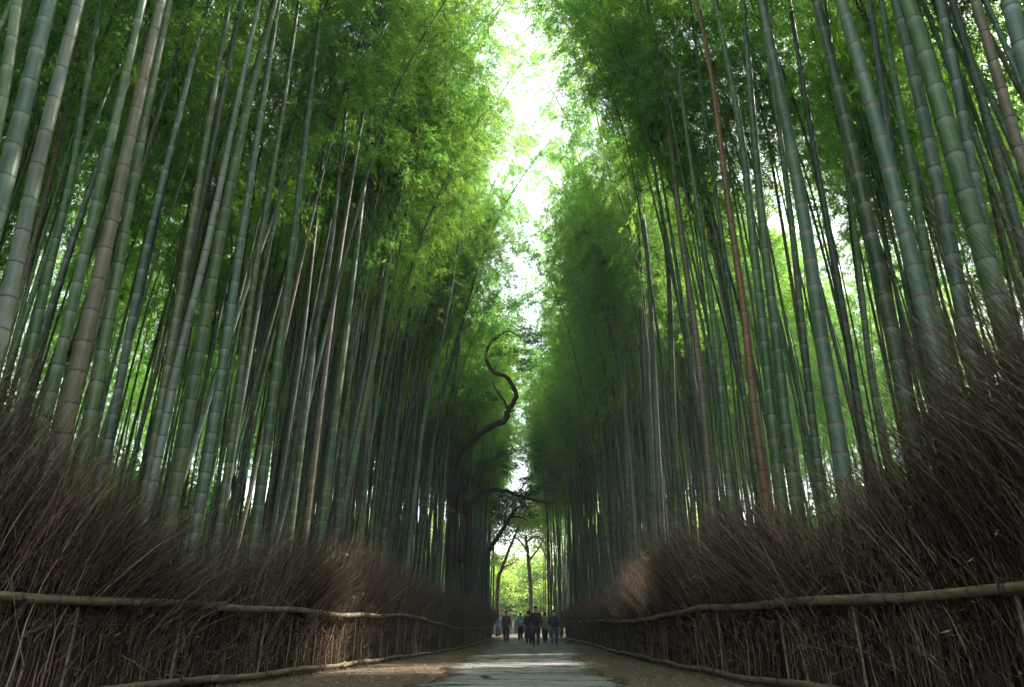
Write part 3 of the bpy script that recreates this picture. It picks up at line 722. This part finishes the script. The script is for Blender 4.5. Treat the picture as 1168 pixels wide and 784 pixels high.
def fence(side):
    sn = 'right' if side > 0 else 'left'
    root = empty('brushwood_fence', (fx(side, 10), 10, 0), {1: 'tall brown brushwood fence with bamboo rails along the right of the path', -1: 'tall brown brushwood fence with bamboo rails along the left of the path'}[side], 'fence', None)
    root.location = (0, 0, 0)
    brush(side, root, 50 + side)
    uh = np.array([(1, .95), (5, .93), (7.3, .95), (9, .97), (11.8, 1.03), (18, 1.0), (24, 1.05), (31, 1.15), (53, 1.1)]) if side > 0 else \
        np.array([(1, .95), (6, .93), (7.5, .93), (11, 1.0), (14.5, 1.0), (21, 1.17), (26, 1.0), (30, .82), (40, .83), (53, .85)])
    brk = [1.5, 6.6, 12.2, 18.0, 24.6, 31, 38, 45, 52.5] if side > 0 else [1.5, 9.2, 14.2, 20, 27, 34, 41, 52.5]
    for h, r, off in ((None, .043, 0), (.12, .040, .03)):
        for a, b in zip(brk[:-1], brk[1:]):
            b2 = b + .3; Y = np.linspace(a, b2, 14)
            z = [float(gz(y)) + (float(np.interp(y, uh[:, 0], uh[:, 1])) if h is None else h) + .014 * math.sin(y * 1.7) for y in Y]
            jog = random.uniform(-.012, .012)
            pole(smooth([(fx(side, y) - side * (.055 + off + .01 * math.sin(y * 2)), y, zz + jog + (.022 if y > b else 0)) for y, zz in zip(Y, z)], 60), r * random.uniform(.92, 1.08), root)
    for y in ([2.6, 4.4, 5.3, 7.3, 8.9, 11.4, 13.0, 16, 19, 22, 25.5, 29, 34, 40, 46] if side > 0 else [3.4, 5.4, 7.0, 8.6, 10.6, 12.8, 15.4, 18, 21, 24.5, 28, 33, 38, 44]):
        x = fx(side, y) + side * .012; z0 = float(gz(y)); H = float(np.interp(y, uh[:, 0], uh[:, 1]))
        tt = random.uniform(-.05, .05)
        pole([(x, y, z0 - .02), (x + .005, y + tt * .5, z0 + H * .5), (x, y + tt, z0 + H + .05)], .017, root, 'stake', 8)
        for hh in (H, .12):   # rope lashings round rail and stake
            c = np.array([fx(side, y) - side * (.055 if hh > .2 else .085), y, z0 + hh + .014 * math.sin(y * 1.7)]); a = np.linspace(0, 6.28 * 2.2, 30)
            P = np.stack([c[0] + side * .012 + .062 * np.cos(a), c[1] + tt * hh + np.linspace(-.012, .012, 30), c[2] + .056 * np.sin(a)], -1)
            mb = MB(); mb.tube(P, .005, 5); mb.build('rope_lashing', ROPE, root)
ROPE = plain('black_rope', (.012, .010, .008), .9)
fence(-1); fence(1)

# ------------------------------------------------------------------ broad-leaved trees
def spline(P, n):
    P = np.asarray(P, float); k = len(P); t = np.linspace(0, k - 1, n); out = []
    for u in t:
        i = min(int(u), k - 2); f = u - i; p0 = P[max(i - 1, 0)]; p1 = P[i]; p2 = P[i + 1]; p3 = P[min(i + 2, k - 1)]
        out.append(.5 * ((2 * p1) + (-p0 + p2) * f + (2 * p0 - 5 * p1 + 4 * p2 - p3) * f * f + (-p0 + 3 * p1 - 3 * p2 + p3) * f ** 3))
    return np.array(out)
def limb(P, r0, r1, root, name, mat, n=26, sides=9):
    C = spline(P, n); C[1:-1] += rng.normal(0, r1 * .25, (n - 2, 3)); mb = MB(); mb.tube(C, np.linspace(r0, r1, n) * (1 + .10 * np.sin(np.arange(n) * 1.9)), sides)
    return mb.build(name, mat, root)
def foliage(cl, root, mat, seed, L=.12, per=900, name='crown', sp=.28):
    """cl: list of (centre, radius); leaf clumps grouped in flattened sprays"""
    g = np.random.default_rng(seed); C, A = [], []
    for c, r in cl:
        n = int(per * r * r); k = max(4, int(n / 40)); s = unit(g.normal(0, 1, (k, 3))) * (g.random((k, 1)) ** .5) * r * np.array([1, 1, .65])
        idx = g.integers(0, k, n)
        C.append(np.asarray(c) + s[idx] + g.normal(0, 1, (n, 3)) * np.array([1, 1, .35]) * r * sp * .6); A.append(np.clip(g.random(k)[idx] * .6 + g.random(n) * .4, 0, 1))
    C = np.vstack(C); A = np.concatenate(A); n = len(C)
    a = g.uniform(0, 6.28, n); D = unit(np.stack([np.cos(a), np.sin(a), g.normal(-.25, .35, n)], -1)); W = unit(np.cross(D, unit(g.normal(0, .6, (n, 3)) + np.array([0, 0, 1.]))))
    V, Q = leaf_quads(C, D, W, g.uniform(.7, 1.3, n) * L, g.uniform(.7, 1.3, n) * L * .6)
    return link(name, mesh(name, V, Q, [mat], smooth=False, attrs={'var': np.repeat(A, 4)}), root)
def px(pts, Y, dy=None): return [at(x, y, Y + (0 if dy is None else dy * i / len(pts))) for i, (x, y) in enumerate(pts)]

# maple with the S-shaped trunk on the left
Y0 = 35.
T = px([(514, 640), (515, 617), (517, 583), (520, 557), (523, 540), (527, 522), (537, 506), (549, 494), (563, 485), (575, 481), (579, 471), (582, 464), (588, 456), (588.5, 449), (583, 437), (576, 429), (564, 425.6), (556, 414), (554, 404), (559, 392), (569, 383)], Y0)
b = np.array([T[0][0] - .05, Y0, float(gz(Y0))])
root = empty('maple_tree', (0, 0, 0), 'dark leaning tree with an S shaped trunk rising out of the left grove', 'tree'); 
limb([b] + T, .24, .07, root, 'trunk', BARK, 60, 10)
limb(px([(526, 640), (527, 600), (526.5, 560), (528, 520)], Y0, .3), .14, .15, root, 'trunk', BARK)
limb(px([(579, 468), (575, 457), (566, 445), (562, 436)], Y0, .5), .07, .03, root, 'limb', BARK)
limb(px([(563, 424), (565, 419), (568, 412)], Y0, .2), .06, .03, root, 'limb', BARKL)
limb(px([(569, 383), (580, 378), (592, 384), (602, 392)], Y0, 1.), .055, .02, root, 'limb', BARK)
limb(px([(582, 470), (588, 468), (594, 469)], Y0, .5), .04, .015, root, 'limb', BARK)
foliage([(at(x, y, Y0 + d_), q_) for x, y, d_, q_ in ((562, 378, .3, 1.1), (588, 372, .8, 1.2), (574, 402, 1, .9), (606, 392, 1.2, 1.1), (560, 455, 1.4, .9), (546, 430, 1, .9), (540, 395, .8, 1.1), (598, 412, 1.5, .9), (614, 380, 1.5, .9), (572, 350, 1, 1.2), (596, 345, 1.4, 1.1))], root, MAPLE, 1, .10, 1200)
# second tree: dark limb arching across the path
Y1 = 41.
root = empty('maple_tree', (0, 0, 0), 'tree whose bare dark limb arches across the path above the walkers', 'tree')
b = np.array([at(534, 640, Y1)[0], Y1, float(gz(Y1))])
limb([b] + px([(534, 640), (535, 600), (536, 576), (544, 568), (554, 561), (566, 559), (578, 561), (590, 565), (604, 569), (618, 572.5), (633, 573)], Y1), .21, .065, root, 'trunk', BARK, 50)
limb(px([(600, 568), (612, 558), (621, 552), (632, 548)], Y1, 1.0), .05, .02, root, 'limb', BARK)
limb(px([(590, 565), (598, 552), (608, 541), (614, 534)], Y1, 1.5), .04, .015, root, 'limb', BARK)
foliage([(at(556, 530, Y1 + 2), .9), (at(580, 535, Y1 + 2), .8), (at(600, 545, Y1 + 2.4), .9), (at(618, 530, Y1 + 2), .9), (at(590, 522, Y1 + 3), .8), (at(636, 545, Y1 + 2), .8), (at(575, 515, Y1 + 2), 1.), (at(610, 510, Y1 + 3), 1.1), (at(545, 545, Y1 + 2), .8), (at(626, 560, Y1 + 2.5), .5)], root, MAPLE, 2, .10, 1100)
# trees beyond the end of the path, in full sun
def far_tree(label, Y, tr, limbs, cl, r, mat, leaf, seed, per=260, L=.22):
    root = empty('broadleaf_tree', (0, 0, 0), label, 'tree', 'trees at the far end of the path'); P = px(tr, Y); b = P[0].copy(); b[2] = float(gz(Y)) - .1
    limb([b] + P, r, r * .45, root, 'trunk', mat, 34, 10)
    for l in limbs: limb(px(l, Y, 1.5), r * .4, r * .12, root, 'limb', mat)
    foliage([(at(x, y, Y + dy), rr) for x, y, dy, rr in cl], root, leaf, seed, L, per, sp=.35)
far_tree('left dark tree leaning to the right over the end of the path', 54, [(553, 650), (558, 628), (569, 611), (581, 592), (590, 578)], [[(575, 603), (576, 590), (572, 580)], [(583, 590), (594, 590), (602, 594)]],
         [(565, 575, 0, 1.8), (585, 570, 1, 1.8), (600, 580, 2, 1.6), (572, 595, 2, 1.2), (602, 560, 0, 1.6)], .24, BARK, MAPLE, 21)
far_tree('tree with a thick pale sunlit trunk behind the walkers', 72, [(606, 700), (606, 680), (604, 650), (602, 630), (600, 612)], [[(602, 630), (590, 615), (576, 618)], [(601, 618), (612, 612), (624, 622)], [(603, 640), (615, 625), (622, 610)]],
         [(600, 600, 0, 2.6), (580, 608, 0, 2.2), (618, 603, 0, 2.4), (588, 585, 1, 2.6), (612, 580, 2, 2.8), (628, 620, 1, 2.0), (572, 640, 3, 1.8)], .30, BARKL, SUNLIT, 22)
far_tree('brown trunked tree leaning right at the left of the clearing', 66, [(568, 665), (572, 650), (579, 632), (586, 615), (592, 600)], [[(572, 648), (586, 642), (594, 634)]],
         [(578, 590, 0, 2.0), (592, 595, 0, 2.0), (566, 610, 0, 1.8), (560, 640, 2, 1.4), (595, 570, 0, 2.2)], .20, BARKL, SUNLIT, 23)
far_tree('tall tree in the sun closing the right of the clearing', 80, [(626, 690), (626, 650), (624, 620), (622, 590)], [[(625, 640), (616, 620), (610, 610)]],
         [(622, 570, 0, 3.2), (610, 590, 0, 2.6), (632, 600, 0, 3.0), (604, 620, 2, 2.0), (616, 645, 2, 1.8)], .35, BARKL, SUNLIT, 24)
far_tree('bushy young tree in the sun at the left of the clearing', 84, [(566, 700), (567, 680), (566, 660)], [], [(568, 672, 0, 2.0), (580, 665, 0, 1.8), (590, 680, 0, 1.6), (560, 655, 0, 2.4)], .2, BARKL, SUNLIT, 25)
far_tree('low bushy tree right behind the walkers in the clearing', 78, [(616, 700), (617, 690), (616, 680)], [], [(618, 690, 0, 1.6), (600, 695, 0, 1.2), (612, 672, 1, 1.8), (590, 700, 1, 1.0), (628, 670, 0, 2.0)], .15, BARKL, SUNLIT, 26)
# small shelter at the end of the path
YH = 80.; c = at(573, 700, YH); root = empty('shelter', (c[0], YH, float(gz(YH))), 'small pale walled shelter with a low roof at the end of the path', 'building')
mb = MB(); mb.box((0, 0, .95), (2.4, 1.6, 1.9)); mb.build('wall', plain('pale_plaster', (.40, .44, .48)), root, False)
mb = MB(); mb.box((0, -.2, 2.0), (3.2, 2.4, .14)); mb.box((0, -.2, 2.14), (2.6, 1.6, .14)); mb.build('roof', plain('pale_roof', (.45, .38, .26)), root, False)
mb = MB(); mb.box((.3, -.81, .85), (.7, .04, 1.5)); mb.build('door', plain('blue_door', (.16, .26, .42)), root, False)
for sx in (-1.45, 1.45): mb = MB(); mb.tube([(sx, -1.2, 0), (sx, -1.2, 1.94)], .06); mb.build('post', BARKL, root)

# ------------------------------------------------------------------ people
SKIN = plain('skin', (.42, .26, .18), .5, .08); HAIR = plain('dark_hair', (.012, .009, .008), .6, .4, 60)
def skinned(name, chains, mat, root, lv=2):
    me = bpy.data.meshes.new(name); vs_, es, rd, roots = [], [], [], []
    for ch in chains:
        pts, par = ch
        off = len(vs_)
        for j, (p, r) in enumerate(pts):
            vs_.append(p); rd.append(r if isinstance(r, tuple) else (r, r))
        es += [(off + a, off + b_) for a, b_ in par]; roots.append(off)
    me.from_pydata([tuple(v) for v in vs_], es, [])
    o = link(name, me, root)
    m = o.modifiers.new('skin', 'SKIN'); m.use_smooth_shade = True
    ly = me.skin_vertices[0] if me.skin_vertices else None
    if ly is None:
        bm_ = __import__('bmesh').new(); bm_.from_mesh(me); bm_.verts.layers.skin.verify(); bm_.to_mesh(me); bm_.free(); ly = me.skin_vertices[0]
    for j, r in enumerate(rd): ly.data[j].radius = r; ly.data[j].use_root = j in roots
    s = o.modifiers.new('sub', 'SUBSURF'); s.levels = lv; s.render_levels = lv
    # freeze the grown surface
    dg = bpy.context.evaluated_depsgraph_get(); e = o.evaluated_get(dg); m2 = bpy.data.meshes.new_from_object(e)
    m2.name = name; o.modifiers.clear(); o.data = m2; m2.materials.clear(); m2.materials.append(mat)
    for p in m2.polygons: p.use_smooth = True
    return o
def seq(a, n): return [(a + i, a + i + 1) for i in range(n)]
def person(x, Y, H, face, stride, label, coat, legs, coat_len=.5, arm=(0, 0), wide=1., hair_long=False, hood=None, phase=1):
    """a walker; face = heading (0 looks down the path, away from the camera); built at 1.7 m and scaled to H"""
    root = empty('person', (x, Y, float(gz(Y)) + .038), label, 'person', 'people walking on the path'); root.rotation_euler.z = face
    k = H / 1.7; root.scale = (k, k, k)
    s = stride * phase; hip = .90; W_ = wide
    def leg(sx, st):
        kn = (sx * .095, st * .18 + .05, .48); an = (sx * .09, st * .36, .09 + max(0, -st) * .10)
        return kn, an
    arms = {}
    for sx, ab in ((-1, arm[0]), (1, arm[1])):
        sh = np.array((sx * .17 * W_, 0, 1.36)); sw = -s * sx * .5
        el = sh + np.array((sx * .06, sw * .18 - .02, -.28)); wr = el + (np.array((sx * .015, .06 + sw * .2, -.24)) if not ab else np.array((-sx * .04, .22, -.06)))
        arms[sx] = (sh, el, wr)
    # body: one surface: pelvis root, spine, neck, head, limbs
    pts = [((0, 0, .93), (.125, .09)), ((0, .0, 1.12), (.115, .08)), ((0, 0, 1.32), (.14, .085)), ((0, 0, 1.43), (.07, .06)), ((0, .01, 1.49), (.048, .05)), ((0, .02, 1.55), (.078, .085)), ((0, .015, 1.62), (.086, .10)), ((0, .01, 1.665), (.055, .065))]
    ed = seq(0, 7)
    for sx in (-1, 1):
        sh, el, wr = arms[sx]; a = len(pts)
        pts += [(sh, .052), (el, .038), (wr, .026)]; ed += [(2, a), (a, a + 1), (a + 1, a + 2)]
        st = s * sx; kn, an = leg(sx, st); a = len(pts)
        pts += [((sx * .09, 0, .84), .085), (kn, .055), (an, .036)]; ed += [(0, a), (a, a + 1), (a + 1, a + 2)]
    ch = [(pts, ed)]
    for sx in (-1, 1):    # hands: palm and five fingers; ears and nose
        sh, el, wr = arms[sx]; d = unit(wr - el); sd_ = np.array((0, 1, 0)) if abs(d[1]) < .7 else np.array((0, 0, 1)); sd_ = unit(sd_ - d * sd_.dot(d)); inn = np.cross(d, sd_) * -sx
        ch.append(([(wr, (.022, .026)), (wr + d * .05, (.016, .036)), (wr + d * .085, (.012, .034))], seq(0, 2)))
        for q_, (o_, L) in enumerate(((.028, .07), (.010, .080), (-.010, .074), (-.028, .058))):
            p = wr + d * .08 + sd_ * o_; ch.append(([(p, .009), (p + d * L * .5 + inn * .006, .008), (p + d * L * .9 + inn * .026, .006)], seq(0, 2)))
        p = wr + d * .03 + sd_ * .03; ch.append(([(p, .011), (p + d * .03 + sd_ * .025, .009), (p + d * .055 + sd_ * .03 + inn * .01, .007)], seq(0, 2)))
        ch.append(([((sx * .074, .005, 1.60), (.012, .008)), ((sx * .082, -.005, 1.63), (.012, .008))], seq(0, 1)))
    ch.append(([((0, .10, 1.605), .010), ((0, .118, 1.585), .014)], seq(0, 1)))
    skinned('body', ch, SKIN, root, 1)
    # coat
    hem = hip - .07 - (coat_len - .5) * .6
    cp = [((0, 0, hem), (.20 * W_, .15)), ((0, 0, 1.08), (.185 * W_, .14)), ((0, -.005, 1.24), (.185 * W_, .135)), ((0, 0, 1.36), (.13 * W_, .105)), ((0, 0, 1.45), (.062, .065))]; ce = seq(0, 4)
    for sx in (-1, 1):
        sh, el, wr = arms[sx]; a = len(cp); cp += [(sh + np.array((sx * .01, 0, -.01)), .072), (el, .055), (wr - unit(wr - el) * .01, .043)]; ce += [(2, a), (a, a + 1), (a + 1, a + 2)]
    skinned('coat', [(cp, ce)], coat, root)
    for sx in (-1, 1):
        kn, an = leg(sx, s * sx)
    tp = [((0, 0, .95), (.135, .105)), ((0, 0, .86), (.13, .10))]; te = [(0, 1)]
    for sx in (-1, 1):
        kn, an = leg(sx, s * sx); a = len(tp); tp += [((sx * .095, .01, .78), .125), (kn, .098), ((an[0], an[1] - .01, an[2] - .01), .074)]; te += [(1, a), (a, a + 1), (a + 1, a + 2)]
    skinned('trousers', [(tp, te)], legs, root)
    for sx in (-1, 1):
        kn, an = leg(sx, s * sx)
        z = max(an[2] - .09, 0)
        skinned('shoe', [([((an[0], an[1] - .04, z + .045), (.055, .045)), ((an[0], an[1] + .06, z + .04), (.056, .04)), ((an[0], an[1] + .17, z + .03), (.040, .026))], seq(0, 2))], SHOE, root)
    hp = [((0, -.015, 1.575), (.098, .095)), ((0, -.01, 1.64), (.105, .11)), ((0, 0, 1.70), (.075, .08))]
    if hair_long: hp = [((0, -.05, 1.47), (.07, .035)), ((0, -.035, 1.54), (.082, .06))] + hp
    skinned('hair', [(hp, seq(0, len(hp) - 1))], HAIR, root)
    return root
SHOE = plain('dark_shoe', (.03, .028, .026), .6)
cl = dict(black=(.012, .012, .014), brown=(.055, .036, .024), navy=(.018, .034, .070), blue=(.14, .26, .50), jeans=(.030, .060, .13), orange=(.30, .09, .03), sky=(.38, .52, .70), grey=(.15, .17, .16))
CL = {k: plain('cloth_' + k, v, .85, .25, 40) for k, v in cl.items()}
def gx(x, y, Y): return at(x, y, Y)[0]
person(gx(577.5, 717, 40.5), 40.5, 1.66, .05, .75, 'person at left walking away in a dark brown coat and slim black trousers', CL['brown'], CL['black'], .62)
pB = person(gx(593.5, 717, 46), 46, 1.62, -.05, .6, 'person in a blue jacket with a blue backpack walking away', CL['blue'], CL['black'], .5, phase=-1)
person(gx(611, 715, 33.5), 33.5, 1.74, .05, .55, 'nearest walker, in a black jacket and wide black trousers', CL['black'], CL['black'], .58, (1, 0), 1.1, phase=-1)
person(gx(632, 717, 36.5), 36.5, 1.64, -.08, .7, 'person at right in a dark navy jacket and blue jeans', CL['navy'], CL['jeans'], .55, (0, 0), 1.1)
person(gx(603, 716, 37.5), 37.5, 1.62, .0, .5, 'person in black half hidden behind the nearest walker, left of them', CL['black'], CL['black'], .75, (1, 0), 1.0, True)
person(gx(621.5, 716, 41), 41, 1.6, .1, .5, 'person in grey green half hidden between the two right walkers', CL['grey'], CL['black'], .7, (0, 0), 1., True)
person(gx(568.5, 716, 60), 60, 1.7, 3.0, .5, 'distant person in a pale sky blue coat near the shelter', CL['sky'], CL['grey'], .8, (0, 0), 1.15)
def bag(name, loc, d, mat, label, cat, strap):
    root = empty(name, loc, label, cat)
    bm = __import__('bmesh').new(); __import__('bmesh').ops.create_cube(bm, size=1)
    for v in bm.verts: v.co = Vector((v.co.x * d[0] * (1 - .18 * (v.co.z > 0)), v.co.y * d[1], v.co.z * d[2] + d[2] / 2))
    __import__('bmesh').ops.bevel(bm, geom=list(bm.edges), offset=min(d) * .3, segments=3, affect='EDGES')
    me = bpy.data.meshes.new('bag_body'); bm.to_mesh(me); bm.free(); me.materials.append(mat); link('bag_body', me, root)
    mb = MB(); mb.tube(strap, .012, 6); mb.build('handle', CL['orange'] if 'red' in label else CL['black'], root)
    return root
pz = float(gz(46)) + .04
bk = bag('backpack', (gx(593.5, 717, 46), 45.80, pz + .98), (.34, .20, .46), CL['blue'], 'blue backpack worn by the person in the blue jacket', 'backpack', [(-.08, 0, .45), (-.04, 0, .52), (.04, 0, .52), (.08, 0, .45)])
mb = MB(); mb.box((0, -.105, .14), (.22, .03, .18)); mb.build('pocket', CL['sky'], bk, False)
bag('tote_bag', (gx(602.5, 716, 37.2), 37.15, float(gz(37)) + .36), (.42, .16, .34), CL['black'], 'black tote bag with red handles carried beside the nearest walker', 'bag', [(-.12, 0, .33), (-.08, 0, .55), (.08, 0, .55), (.12, 0, .33)])

# ------------------------------------------------------------------ air
m, t, b, o = new_mat('haze_air'); t.nodes.remove(b); v = t.nodes.new('ShaderNodeVolumePrincipled')
v.inputs['Color'].default_value = (.82, .93, .95, 1); v.inputs["Density"].default_value = .0014; v.inputs['Anisotropy'].default_value = .3
t.links.new(v.outputs[0], o.inputs['Volume'])
mb = MB(); mb.box((0, 52, 16.3), (86, 150, 36)); mb.build('haze', m, None, False)['kind'] = 'stuff'
